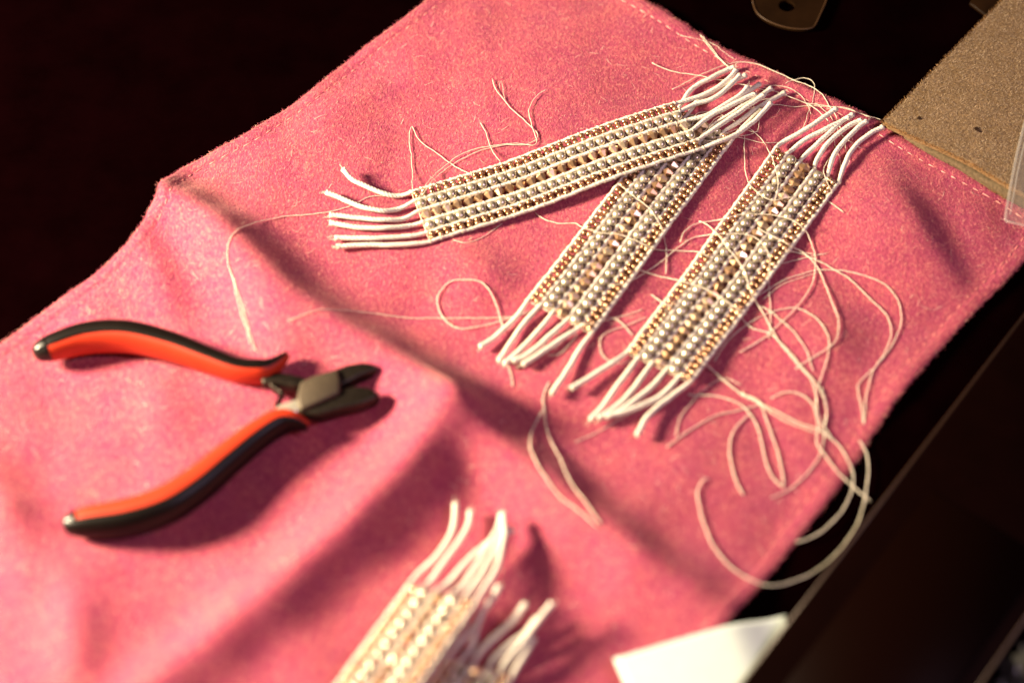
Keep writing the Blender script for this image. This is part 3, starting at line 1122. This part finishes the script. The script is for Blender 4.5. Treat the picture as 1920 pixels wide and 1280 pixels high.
b1_ = (root1, org1)
b2_ = (root2, org2)
b3_ = (root3, org3)
for rt, pts, r, dz, wv in [
    (b1_, [(773, 355), (773, 319), (769, 275), (767, 253), (773, 237), (781, 256), (794, 270), (819, 287), (844, 306), (877, 325)], .20, 1.2, .05),
    (b1_, [(784, 372), (806, 337), (837, 309), (869, 287), (912, 275), (953, 270), (975, 269), (1000, 273), (1006, 264), (1000, 243), (992, 216), (994, 200), (1005, 181), (1025, 167)], .22, 1.5, .05),
    (b1_, [(786, 374), (812, 338), (845, 311), (880, 291), (915, 278), (950, 272), (985, 271), (1008, 260), (1004, 246), (990, 232), (972, 216), (950, 194), (931, 169), (922, 148)], .22, 1.0, .05),
    (b1_, [(948, 192), (944, 172), (940, 152)], .12, 1.0, .05),
    (b1_, [(900, 231), (912, 250), (919, 275), (937, 303)], .20, 1.0, .04),
    (b1_, [(850, 450), (872, 455), (900, 447), (925, 431), (941, 419)], .20, .2, .0),
    (b1_, [(725, 367), (690, 370), (655, 387), (600, 400), (525, 407), (470, 420), (440, 435), (428, 460), (427, 490), (440, 530), (455, 575), (467, 620), (480, 660)], .24, .3, .03),
    (b1_, [(430, 500), (437, 525), (447, 570), (460, 610), (470, 645)], .22, .3, .05),
    (b1_, [(1003, 398), (1022, 412), (1053, 419), (1078, 419), (1097, 428), (1125, 436), (1162, 440), (1190, 450), (1228, 467), (1267, 470), (1306, 472), (1332, 482)], .24, .4, .03),
    (b2_, [(1159, 344), (1181, 362), (1206, 381), (1225, 400), (1240, 427), (1248, 458), (1250, 490), (1248, 513)], .26, .6, .02),
    (b2_, [(1005, 578), (985, 586), (956, 594), (900, 596), (828, 596), (769, 596), (728, 591), (681, 585), (650, 582), (603, 580), (575, 588), (540, 602)], .24, .3, .03),
    (b2_, [(1000, 582), (944, 600), (916, 608), (869, 616), (844, 608), (825, 586), (820, 561), (828, 542), (847, 527), (875, 524), (900, 528), (919, 546), (931, 574), (941, 605), (947, 630)], .28, .9, .0),
    (b2_, [(953, 684), (959, 706), (962, 725)], .26, .2, .0),
    (b2_, [(1069, 609), (1056, 637), (1037, 653), (1022, 650), (1019, 634), (1037, 625), (1066, 628), (1081, 625), (1075, 637), (1050, 662), (1025, 666)], .26, .5, .0),
    (b2_, [(1137, 591), (1162, 603), (1187, 628)], .28, .8, .0),
    (b2_, [(1212, 594), (1178, 609), (1147, 619), (1128, 631), (1125, 648), (1129, 664), (1142, 676), (1162, 681), (1184, 675)], .26, .4, .0),
    (b2_, [(1080, 612), (1120, 604), (1170, 592), (1205, 580)], .26, .3, .0),
    (b2_, [(1029, 717), (1019, 742), (1021, 776), (1029, 817), (1050, 859), (1071, 905), (1096, 938), (1127, 982)], .34, .3, .0),
    (b2_, [(1022, 762), (1000, 801), (994, 834), (1004, 863), (1025, 897), (1050, 930), (1083, 955), (1121, 988)], .36, .3, .0),
    (b3_, [(1079, 828), (1121, 809), (1171, 780), (1217, 759), (1260, 740)], .26, .3, .0),
    (b3_, [(1310, 415), (1326, 421), (1345, 439), (1369, 470), (1392, 501), (1402, 528), (1412, 556), (1431, 587), (1443, 610), (1462, 642), (1494, 681), (1525, 720), (1533, 771), (1541, 812)], .32, .8, .02),
    (b3_, [(1275, 454), (1283, 435), (1306, 419), (1345, 413), (1384, 403), (1416, 401), (1447, 403), (1482, 411), (1509, 431), (1525, 466), (1529, 497), (1521, 536), (1494, 575), (1462, 607), (1431, 634), (1388, 659)], .28, 1.0, .02),
    (b3_, [(1150, 535), (1189, 523), (1236, 493), (1279, 458), (1306, 444), (1345, 439), (1392, 439), (1423, 450), (1443, 482), (1441, 517), (1443, 556), (1445, 599), (1441, 634)], .26, .6, .02),
    (b3_, [(1420, 427), (1455, 446), (1486, 462), (1517, 482), (1537, 509), (1556, 556), (1572, 599), (1570, 630), (1556, 650), (1525, 669), (1490, 692)], .30, .8, .02),
    (b3_, [(1419, 556), (1464, 528), (1499, 515), (1535, 506), (1584, 508), (1628, 519), (1664, 537), (1686, 570), (1689, 606), (1673, 646), (1646, 682), (1611, 717), (1608, 728), (1615, 762), (1620, 795)], .27, .5, .03),
    (b3_, [(1430, 562), (1462, 536), (1500, 521), (1536, 510)], .20, .4, .05),
    (b3_, [(1473, 468), (1517, 481), (1562, 504), (1597, 526), (1628, 557), (1660, 588), (1671, 619), (1660, 659), (1637, 695), (1624, 744), (1620, 795)], .28, .6, .03),
    (b3_, [(1339, 677), (1366, 637), (1410, 602), (1450, 584), (1490, 577), (1526, 593), (1548, 619), (1555, 651), (1544, 695), (1535, 722), (1530, 760), (1545, 800), (1570, 832)], .28, .5, .02),
    (b3_, [(1388, 593), (1410, 615), (1441, 624), (1473, 651), (1499, 682), (1522, 708), (1540, 735), (1550, 770), (1546, 800)], .30, .6, .02),
    (b3_, [(1419, 570), (1450, 588), (1490, 624), (1513, 659), (1524, 695)], .26, .7, .02),
    (b3_, [(1388, 660), (1410, 648), (1436, 632)], .24, .5, .03),
    (b3_, [(1312, 673), (1352, 708), (1392, 740), (1428, 757), (1464, 775), (1499, 793), (1535, 806), (1571, 833), (1593, 869), (1600, 905), (1583, 951), (1550, 988), (1517, 1009), (1492, 1015)], .36, .8, .0),
    (b3_, [(1392, 738), (1420, 750), (1450, 776), (1490, 796), (1530, 810)], .30, 1.2, .03),
    (b3_, [(1290, 740), (1339, 742), (1379, 753), (1406, 775), (1424, 811), (1433, 855), (1446, 890), (1468, 914)], .34, .5, .0),
    (b3_, [(1250, 838), (1286, 811), (1339, 780), (1384, 769), (1428, 757)], .32, .4, .0),
    (b3_, [(1446, 746), (1473, 735), (1504, 740), (1526, 762), (1533, 793), (1532, 830), (1545, 850), (1567, 880), (1592, 905), (1633, 940)], .34, 1.0, .0),
    (b3_, [(1406, 775), (1379, 802), (1368, 833), (1372, 873), (1382, 905), (1394, 928)], .34, .4, .0),
    (b3_, [(1390, 735), (1425, 759), (1442, 801), (1458, 847), (1467, 888), (1469, 913)], .34, .6, .0),
    (b3_, [(1446, 932), (1475, 920), (1504, 897), (1529, 867), (1542, 838), (1546, 797), (1550, 760), (1540, 725)], .28, .4, .0),
    (b3_, [(1329, 897), (1317, 901), (1308, 926), (1317, 972), (1337, 1022), (1367, 1059), (1400, 1082), (1442, 1097), (1483, 1090), (1525, 1072), (1567, 1038), (1608, 980), (1625, 913), (1627, 859), (1612, 825)], .36, .8, .0),
    (b3_, [(1267, 817), (1275, 784), (1296, 755), (1325, 726), (1358, 709), (1390, 722)], .22, .4, .0),
    (b3_, [(1474, 470), (1502, 474), (1530, 476)], .22, .5, .03),
    (b3_, [(1455, 497), (1502, 485), (1552, 474)], .22, .4, .03),
    (b3_, [(1222, 552), (1240, 566), (1262, 575)], .30, .4, .0),
    (b3_, [(1190, 502), (1215, 512), (1255, 522), (1290, 530), (1330, 545), (1370, 570), (1400, 590)], .30, .6, .02),
    (b1_, [(1222, 118), (1260, 134), (1294, 139), (1329, 146), (1356, 151), (1384, 157), (1420, 165), (1440, 172)], .24, 1.5, .04),
    (b1_, [(1276, 66), (1294, 71), (1317, 76), (1337, 83), (1354, 95), (1377, 112)], .22, .6, .06),
    (b1_, [(1313, 65), (1329, 88), (1346, 107), (1365, 127)], .24, 1.0, .03),
    (b1_, [(1318, 68), (1334, 90), (1352, 112), (1368, 128)], .22, 1.3, .03),
    (b1_, [(1260, 168), (1286, 155), (1312, 141), (1346, 127), (1367, 120), (1380, 117), (1415, 119), (1445, 131), (1469, 141), (1489, 151), (1518, 161), (1538, 174), (1550, 190), (1556, 200), (1567, 218), (1578, 245)], .25, 1.4, .04),
    (b1_, [(1474, 156), (1489, 150), (1509, 146), (1522, 152), (1527, 161), (1527, 174), (1522, 194), (1515, 212), (1509, 232), (1504, 243)], .20, 1.0, .05),
    (b1_, [(1430, 160), (1461, 161), (1486, 168), (1502, 179), (1507, 187), (1517, 202), (1520, 215)], .20, 1.0, .05),
    (b2_, [(1431, 164), (1461, 174), (1486, 184), (1518, 194), (1551, 199), (1584, 202), (1617, 214), (1653, 225)], .22, 1.6, .04),
    (b2_, [(1400, 205), (1451, 197), (1486, 200), (1518, 199), (1551, 200), (1590, 205), (1635, 222)], .20, 1.2, .04),
    (b2_, [(1380, 196), (1420, 190), (1465, 180), (1486, 184), (1518, 197), (1545, 218), (1561, 238), (1584, 258), (1605, 273), (1617, 279)], .24, 2.4, .03),
    (b3_, [(1535, 197), (1551, 212), (1559, 222), (1563, 235), (1563, 259), (1568, 279), (1574, 297), (1577, 316)], .18, .6, .05),
    (b3_, [(1570, 240), (1582, 262), (1587, 285), (1592, 305), (1582, 318)], .18, .8, .05),
    (b2_, [(1391, 237), (1405, 241), (1426, 259), (1447, 294), (1457, 329), (1459, 350), (1452, 378)], .24, .9, .02),
    (b2_, [(1396, 255), (1396, 297), (1401, 336), (1419, 360), (1447, 375), (1475, 371), (1496, 367)], .24, .9, .02),
    (b2_, [(1370, 256), (1391, 259), (1426, 267), (1463, 268)], .20, .8, .03),
    (b3_, [(1549, 375), (1565, 385), (1582, 399)], .24, .4, .03),
    (b3_, [(1573, 276), (1558, 293), (1548, 309), (1544, 319), (1548, 333), (1555, 352), (1560, 359), (1557, 368), (1551, 373)], .22, .8, .03),
    (b3_, [(1548, 333), (1560, 340), (1574, 346), (1578, 335)], .22, .8, .03),
    (b1_, [(1298, 234), (1305, 215), (1320, 210), (1342, 211), (1366, 222)], .20, 1.0, .04),
    (b1_, [(1312, 256), (1329, 237), (1342, 222), (1356, 218), (1370, 224), (1391, 236), (1411, 248), (1423, 246)], .20, 1.6, .04),
    (b1_, [(1317, 261), (1337, 265), (1363, 260), (1397, 254), (1415, 249), (1422, 239), (1423, 222), (1415, 205), (1409, 187)], .20, 1.2, .04),
    (b1_, [(1310, 252), (1340, 258), (1372, 246), (1404, 232), (1424, 214)], .20, 1.0, .05),
    (b3_, [(1240, 600), (1255, 575), (1272, 560), (1290, 540)], .22, .2, .03),
]:
    lt(*rt, pts, r, dz, wv)

# ------------------------------------------------------------------ pliers
pl_org = np.array([*P(600, 740, .008)[:2], .004])
pl = link("pliers", None, None, None, tuple(pl_org))
pl.empty_display_size = .02
tag(pl, "small cutting pliers with orange and black curved handles lying open on the cloth", "pliers")


def smooth1d(pos, val, x):
    """monotone-ish smooth interpolation"""
    c = catmull([np.array([p, v, 0.0]) for p, v in zip(pos, val)], (pos[-1] - pos[0]) / 80)
    return np.interp(x, c[:, 0], c[:, 1])


def handle(px, z, wid, hgt, inward, split=112):
    """wid/hgt: half width and half height in mm along the handle; inward: sign of the orange side"""
    path = catmull([P(x, y, zz * 1e-3) for (x, y), zz in zip(px, z)], .0012)
    s = np.concatenate([[0], np.cumsum(np.linalg.norm(np.diff(path, axis=0), axis=1))])
    s /= s[-1]
    kn = np.linspace(0, 1, len(px))
    # knots by measured point
    raw = np.array([P(x, y, zz * 1e-3) for (x, y), zz in zip(px, z)])
    ks = np.concatenate([[0], np.cumsum(np.linalg.norm(np.diff(raw, axis=0), axis=1))])
    ks /= ks[-1]
    w = smooth1d(ks, wid, s) * 1e-3
    h = smooth1d(ks, hgt, s) * 1e-3
    t = np.gradient(path, axis=0)
    t /= np.linalg.norm(t, axis=1)[:, None]
    up = np.array([0, 0, 1.0])
    side = np.cross(t, up)
    side /= np.linalg.norm(side, axis=1)[:, None]
    side *= np.where((side[:, 1] * inward) < 0, -1, 1)[:, None]
    upv = np.cross(side, t)
    upv *= np.sign(upv[:, 2:3])

    def part(name, a0, a1, k, mat, nseg, parent, i0=0, i1=None, expo=2.4):
        i1_ = i1 or len(path)
        V, F = [], []
        ang = np.linspace(RAD(a0), RAD(a1), nseg)
        m_ = i1_ - i0
        for i in range(i0, i1_):
            for a in ang:
                ca, sa = math.cos(a), math.sin(a)
                cx = math.copysign(abs(ca) ** (2 / expo), ca)
                sx = math.copysign(abs(sa) ** (2 / expo), sa)
                V.append(path[i] + side[i] * (w[i] * k * cx) + upv[i] * (h[i] * k * sx) - pl_org)
        for i in range(m_ - 1):
            for j in range(nseg):
                q = i * nseg + j
                q2 = i * nseg + (j + 1) % nseg
                F.append((q, q2, q2 + nseg, q + nseg))
        F.append(tuple(range(nseg)))
        F.append(tuple(range(m_ * nseg - 1, (m_ - 1) * nseg - 1, -1)))
        me = mesh(name, V, F)
        bm = bmesh.new()
        bm.from_mesh(me)
        bmesh.ops.recalc_face_normals(bm, faces=bm.faces)
        bm.to_mesh(me)
        bm.free()
        me.polygons.foreach_set('use_smooth', [True] * len(me.polygons))
        return link(name, me, mat, parent)
    n = len(path)
    grip = part("handle_grip", split - 44, 292, 1.05, 'black_grip', 22, pl)
    part("grip_inlay", -112, split, 1.0, 'orange_grip', 22, pl, int(n * .055), n)
    part("grip_end", 0, 345, 1.07, 'gloss_end', 24, pl, 0, int(n * .085), 2.0)
    return path


MAT['gloss_end'] = plain("glossy_grip_end", (.007, .0048, .0036), .38, spec=.4, coat=.1)  # slightly lighter, glossier black than the grip

handle([(64, 665), (70, 662), (98, 652), (165, 634), (240, 632), (320, 650), (390, 675), (445, 694), (488, 697), (512, 688), (540, 664)],
       [9, 9, 9, 9.5, 10, 10, 10, 10, 10, 10.5, 12],
       [.9, 2.6, 4.2, 4.8, 4.8, 4.4, 3.9, 3.6, 3.6, 2.8, 1.0],
       [1.0, 3.0, 4.8, 6.0, 6.4, 6.0, 5.4, 5.0, 5.0, 3.8, 1.6], -1)
handle([(118, 986), (125, 984), (160, 978), (240, 968), (310, 946), (370, 908), (430, 858), (480, 818), (520, 793), (550, 790), (578, 800)],
       [9, 9, 9, 9.5, 10, 10, 10, 10, 10, 10, 9],
       [.9, 2.8, 4.8, 5.8, 6.0, 5.7, 5.2, 4.6, 4.2, 3.0, 1.2],
       [1.0, 3.0, 4.8, 6.0, 6.2, 6.0, 5.6, 5.2, 5.0, 4.2, 2.0], 1, 146)


def pxpoly(pts, z):
    return [tuple(P(x, y, z)[:2]) for x, y in pts]


zj = .0118
prism("jaw", pxpoly([(612, 706), (622, 692), (650, 682), (680, 677), (700, 680), (712, 687), (700, 694), (676, 702), (650, 716), (630, 724)], zj), .0062, zj, 'steel', pl, pl_org, .0012, 3)
prism("jaw", pxpoly([(560, 772), (575, 748), (612, 738), (640, 727), (668, 722), (692, 724), (713, 736), (704, 746), (678, 756), (640, 764), (600, 776)], zj), .0062, zj, 'steel', pl, pl_org, .0012, 3)
jp = prism("joint", pxpoly([(563, 714), (590, 702), (633, 690), (638, 712), (637, 735), (600, 752), (562, 768), (556, 742)], .0132), .0066, .0132, 'joint', pl, pl_org, .0009, 2)
# shanks running into the grips
prism("shank", pxpoly([(488, 704), (505, 694), (545, 700), (572, 706), (572, 722), (548, 722), (515, 716), (492, 718)], .0112), .0068, .0112, 'steel', pl, pl_org, .0008, 2)
prism("shank", pxpoly([(506, 776), (522, 758), (545, 750), (575, 742), (585, 756), (560, 768), (530, 790), (512, 792)], .0112), .0068, .0112, 'steel_glint', pl, pl_org, .0008, 2)
# leaf springs between the handles
for pts in ([(500, 716), (512, 728), (524, 736), (531, 742)], [(518, 764), (524, 752), (527, 744), (531, 738)]):
    pth = catmull([P(x, y, .0085) for x, y in pts], .001)
    V, F = [], []
    for q in pth:
        for dx, dz in ((-.0004, -.002), (.0004, -.002), (.0004, .002), (-.0004, .002)):
            V.append((q[0] + dx - pl_org[0], q[1] + dx * .5 - pl_org[1], q[2] + dz - pl_org[2]))
    for i in range(len(pth) - 1):
        for j in range(4):
            a = i * 4 + j
            b_ = i * 4 + (j + 1) % 4
            F.append((a, b_, b_ + 4, a + 4))
    F += [(0, 1, 2, 3), tuple(range(len(V) - 1, len(V) - 5, -1))]
    link("leaf_spring", mesh("leaf_spring", V, F), 'steel', pl)
# tiny moulded mark on the upper inlay
mk = P(271, 640, .0150)

# ------------------------------------------------------------------ folded felt at the upper right
ft_org = np.array([*P(1655, 228, .009)[:2], 0])
ft = link("felt_pad", None, None, None, tuple(ft_org))
tag(ft, "folded thick brown felt pad lying against the cloth's upper right edge", "felt")


def felt_layer(name, poly, z0, z1, rounding):
    return prism(name, poly, z0, z1, 'felt', ft, ft_org, rounding, 3)


top_poly = pxpoly([(1655, 228), (1760, 121), (1880, 0), (1990, -110), (2330, 120), (2030, 425), (1895, 349), (1820, 304), (1752, 272), (1703, 251)], .0095)
felt_layer("upper_layer", top_poly, .0064, .0095, .0010)
low_poly = pxpoly([(1693, 254), (1790, 150), (1900, 40), (2000, -70), (2330, 150), (2015, 428), (1888, 362), (1838, 335), (1788, 307), (1735, 280)], .0052)
lo_ = felt_layer("lower_layer", low_poly, .0010, .0060, .0014)
lo_.data.materials[0] = MAT['felt_low']


def in_poly(poly, X, Y):
    c = np.zeros(len(X), bool)
    n = len(poly)
    for i in range(n):
        x1, y1 = poly[i]
        x2, y2 = poly[(i + 1) % n]
        m_ = ((y1 > Y) != (y2 > Y)) & (X < (x2 - x1) * (Y - y1) / (y2 - y1 + 1e-12) + x1)
        c ^= m_
    return c


pa = np.array(top_poly)
N = 80000
X = rng.uniform(pa[:, 0].min(), min(pa[:, 0].max(), .24), N)
Y = rng.uniform(pa[:, 1].min(), min(pa[:, 1].max(), .22), N)
k = in_poly(top_poly, X, Y)
pos = np.stack([X[k], Y[k], np.full(k.sum(), .0095)], 1) - ft_org
fibres("felt_nap", pos, np.tile([0, 0, 1.0], (len(pos), 1)), .0011, .00006, .00030, ft, 'felt_nap')
# fringe of fibres along the cut edges
ep, en = [], []
for poly, z0, z1, cnt in ((top_poly, .0085, .0094, 2200), (low_poly, .0014, .0030, 1600)):
    q = np.array(poly)
    for i in (0, 1, 6, 7, 8, 9):
        a, b_ = q[i], q[(i + 1) % len(q)]
        nrm = np.array([(b_ - a)[1], -(b_ - a)[0]])
        cen = q.mean(0)
        if nrm @ ((a + b_) / 2 - cen) < 0:
            nrm = -nrm
        nrm /= np.linalg.norm(nrm)
        c = int(cnt * np.linalg.norm(b_ - a) / .25)
        t = rng.uniform(0, 1, c)[:, None]
        p_ = a + (b_ - a) * t
        ep.append(np.column_stack([p_, rng.uniform(z0, z1, c)]) - ft_org)
        en.append(np.tile([nrm[0] * .9, nrm[1] * .9, .43], (c, 1)))
ep = np.vstack(ep)
en = np.vstack(en)
fibres("edge_fibres", ep, en, .0014, .00006, .0007, ft, 'felt_edge')

for x, y, r_ in ((1724, 222, .0011), (1832, 241, .0013), (1836, 246, .0007)):
    c_ = P(x, y, .0097)
    rr = [r_ * random.uniform(.6, 1.2) for _ in range(9)]
    V = [(rr[k] * math.cos(k * .698) , rr[k] * math.sin(k * .698), 0) for k in range(9)] + [(0, 0, .0003)]
    F = [(k, (k + 1) % 9, 9) for k in range(9)]
    link("dark_speck", mesh("dark_speck", V, F), 'slab_edge', ft, tuple(c_ - ft_org))

# clear plastic strip over the felt and the cloth corner
cs_org = np.array([*P(1900, 380, .012)[:2], 0])
cs = link("plastic_sleeve", None, None, None, tuple(cs_org))
tag(cs, "clear plastic strip with pale edges over the cloth's right corner", "plastic")
film_px = [(1922, 226), (1904, 300), (1886, 398), (1885, 414), (1925, 424), (2010, 440), (2060, 250)]
prism("sheet", pxpoly(film_px, .0118), .0114, .0118, 'film', cs, cs_org)
for a, b_ in ((0, 3), (3, 5)):
    q = [np.array([*P(*film_px[i], .0120)[:2], .0120]) for i in range(a, b_ + 1)]
    V, F = tube(catmull(q, .004), .0005, 6, cs_org)
    link("sheet_edge", mesh("sheet_edge", V, F), 'film_rim', cs)
q = [np.array([*P(x, y, .0120)[:2], .0120]) for x, y in ((1931, 232), (1911, 310), (1894, 402))]
V, F = tube(catmull(q, .004), .0003, 6, cs_org)
link("sheet_edge", mesh("sheet_edge", V, F), 'film_rim', cs)

# ------------------------------------------------------------------ brown plastic tag with a hole at the top
tg_c = P(1475, 12, .002)
out_px = [(1412, 8), (1419, 24), (1436, 38), (1462, 49), (1490, 55), (1516, 55), (1527, 50), (1538, 28), (1551, -4), (1562, -60), (1530, -110), (1470, -120), (1425, -90), (1408, -40)]
outl = [P(x, y, .002)[:2] for x, y in out_px]
outc = catmull([np.array([*p, 0]) for p in outl + [outl[0]]], .0012)[:-1]
ang = np.arctan2(outc[:, 1] - tg_c[1], outc[:, 0] - tg_c[0])
hole = np.stack([tg_c[0] + .0034 * np.cos(ang), tg_c[1] + .0034 * np.sin(ang)], 1)
n = len(outc)
V, F = [], []
for z in (.0008, .0022):
    V += [(p[0] - tg_c[0], p[1] - tg_c[1], z) for p in outc]
    V += [(p[0] - tg_c[0], p[1] - tg_c[1], z) for p in hole]
for i in range(n):
    j = (i + 1) % n
    F += [(2 * n + i, 2 * n + j, 3 * n + j, 3 * n + i), (i, n + i, n + j, j), (i, j, 2 * n + j, 2 * n + i), (n + i, 3 * n + i, 3 * n + j, n + j)]
tg = link("plastic_tag", mesh("plastic_tag", V, F, False), 'tag', None, (tg_c[0], tg_c[1], 0))
tag(tg, "dark brown rounded plastic tag with a round hole at the top edge", "tag")
rim = np.vstack([np.column_stack([outc - np.array([tg_c[0], tg_c[1], 0])])])
rim[:, 2] = .0022
V, F = tube(np.vstack([rim, rim[:1]]), .00035, 6)
link("rim", mesh("rim", V, F), 'tag_rim', tg)
# second one half hidden behind the felt
c2 = pxpoly([(1818, 6), (1850, 30), (1885, -4), (1900, -60), (1850, -60)], .002)
o2 = np.array([*np.mean(c2, 0), 0])
t2 = prism("plastic_plate", c2, .0006, .0022, 'tag', None, (o2[0], o2[1], 0), .0004, 2)
t2.location = tuple(o2)
tag(t2, "corner of a dark brown plastic plate beside the felt at the top edge", "plate")

# ------------------------------------------------------------------ white paper
pa_px = [(1150, 1240), (1478, 1147), (1560, 1310), (1225, 1420)]
c = [P(x, y, .0052) for x, y in pa_px]
po = np.array([*np.mean([p[:2] for p in c], 0), 0])
nn_ = 24
V, F = [], []
for j in range(nn_ + 1):
    for i in range(nn_ + 1):
        s_, t_ = i / nn_, j / nn_
        p = (1 - t_) * ((1 - s_) * c[0] + s_ * c[1]) + t_ * ((1 - s_) * c[3] + s_ * c[2])
        base = max(H1(p[0], p[1]) * .4 + .0030, .0046) if s_ < .75 else .0046
        V.append((p[0] - po[0], p[1] - po[1], .0072 + .0008 * math.sin(s_ * 3.1 + t_) - .0038 * sm(.62, .95, s_)))
for j in range(nn_):
    for i in range(nn_):
        a = j * (nn_ + 1) + i
        F.append((a, a + 1, a + nn_ + 2, a + nn_ + 1))
pap = link("paper_sheet", mesh("paper_sheet", V, F), 'paper', None, tuple(po))
sl = pap.modifiers.new("thickness", 'SOLIDIFY')
sl.thickness = .0002
tag(pap, "white paper corner at the bottom, under the dark slab and over the pink cloth", "paper")

# ------------------------------------------------------------------ dark slab at the right
zt = .0115
e0 = P(1920, 590, zt)
e1 = P(1390, 1280, zt)
r0 = P(1920, 1165, zt)
ed = (e1 - e0) / np.linalg.norm(e1 - e0)
en_ = np.array([-ed[1], ed[0], 0])
if en_ @ (r0 - e0) < 0:
    en_ = -en_
W_ = float(en_ @ (r0 - e0))
st = e0 - ed * .03
so = np.array([*st[:2], 0])
sb = link("flat_slab", None, None, None, tuple(so))
tag(sb, "dark glossy flat slab with a thin edge highlight painted brown, right of the pink cloth", "slab")


def sl_pt(a, b_):
    return tuple((st + ed * a + en_ * b_)[:2])


LEN = .215
prism("body", [sl_pt(0, 0), sl_pt(LEN, 0), sl_pt(LEN, W_), sl_pt(0, W_)], .0040, zt, 'slab', sb, so, .0008, 2)
pc = P(1745, 918, zt)
a0 = float(ed @ (pc - st))
b0 = float(en_ @ (pc - st))
prism("panel", [sl_pt(a0, b0), sl_pt(LEN - .012, b0), sl_pt(LEN - .012, W_ - .006), sl_pt(a0, W_ - .006)], zt - .0002, zt + .0005, 'slab_panel', sb, so, .0002, 1)
for side_b in (0.0003, W_ - .0003):  # brown tubes stand in for the highlight along the slab's long edges
    q = np.array([[*sl_pt(.001, side_b), zt - .0005], [*sl_pt(LEN * .5, side_b), zt - .0005], [*sl_pt(LEN - .001, side_b), zt - .0005]])
    V, F = tube(q, .00065, 8, so)
    link("edge_highlight", mesh("edge_highlight", V, F), 'slab_edge', sb)

# crumpled clear wrap beyond the slab
wc = P(1905, 1265, .006)
V, F = [], []
nw = 26
rw = np.random.default_rng(3)
for j in range(nw + 1):
    for i in range(nw + 1):
        x = (i / nw - .12) * .085
        y = (j / nw - .5) * .10
        p = wc + np.array([x, y, 0])
        z = .006 + .0045 * math.sin(x * 210 + 2 * math.sin(y * 120)) + .003 * math.sin(y * 260 + x * 150) + rw.normal(0, .0012)
        V.append((p[0] - wc[0] + rw.normal(0, .0008), p[1] - wc[1] + rw.normal(0, .0008), max(.0008, z)))
for j in range(nw):
    for i in range(nw):
        a = j * (nw + 1) + i
        ctr = np.array([V[a][0] + wc[0], V[a][1] + wc[1], 0])
        if float(en_ @ (ctr - st)) < W_ + .003:
            continue
        F.append((a, a + 1, a + nw + 2, a + nw + 1))
used = sorted({i for f in F for i in f})
mp_ = {v: k for k, v in enumerate(used)}
wr = link("clear_wrap", mesh("clear_wrap", [V[i] for i in used], [tuple(mp_[i] for i in f) for f in F], False), 'wrap', None, (wc[0], wc[1], 0))
tag(wr, "crumpled clear plastic wrap in the lower right corner beside the slab", "plastic wrap")
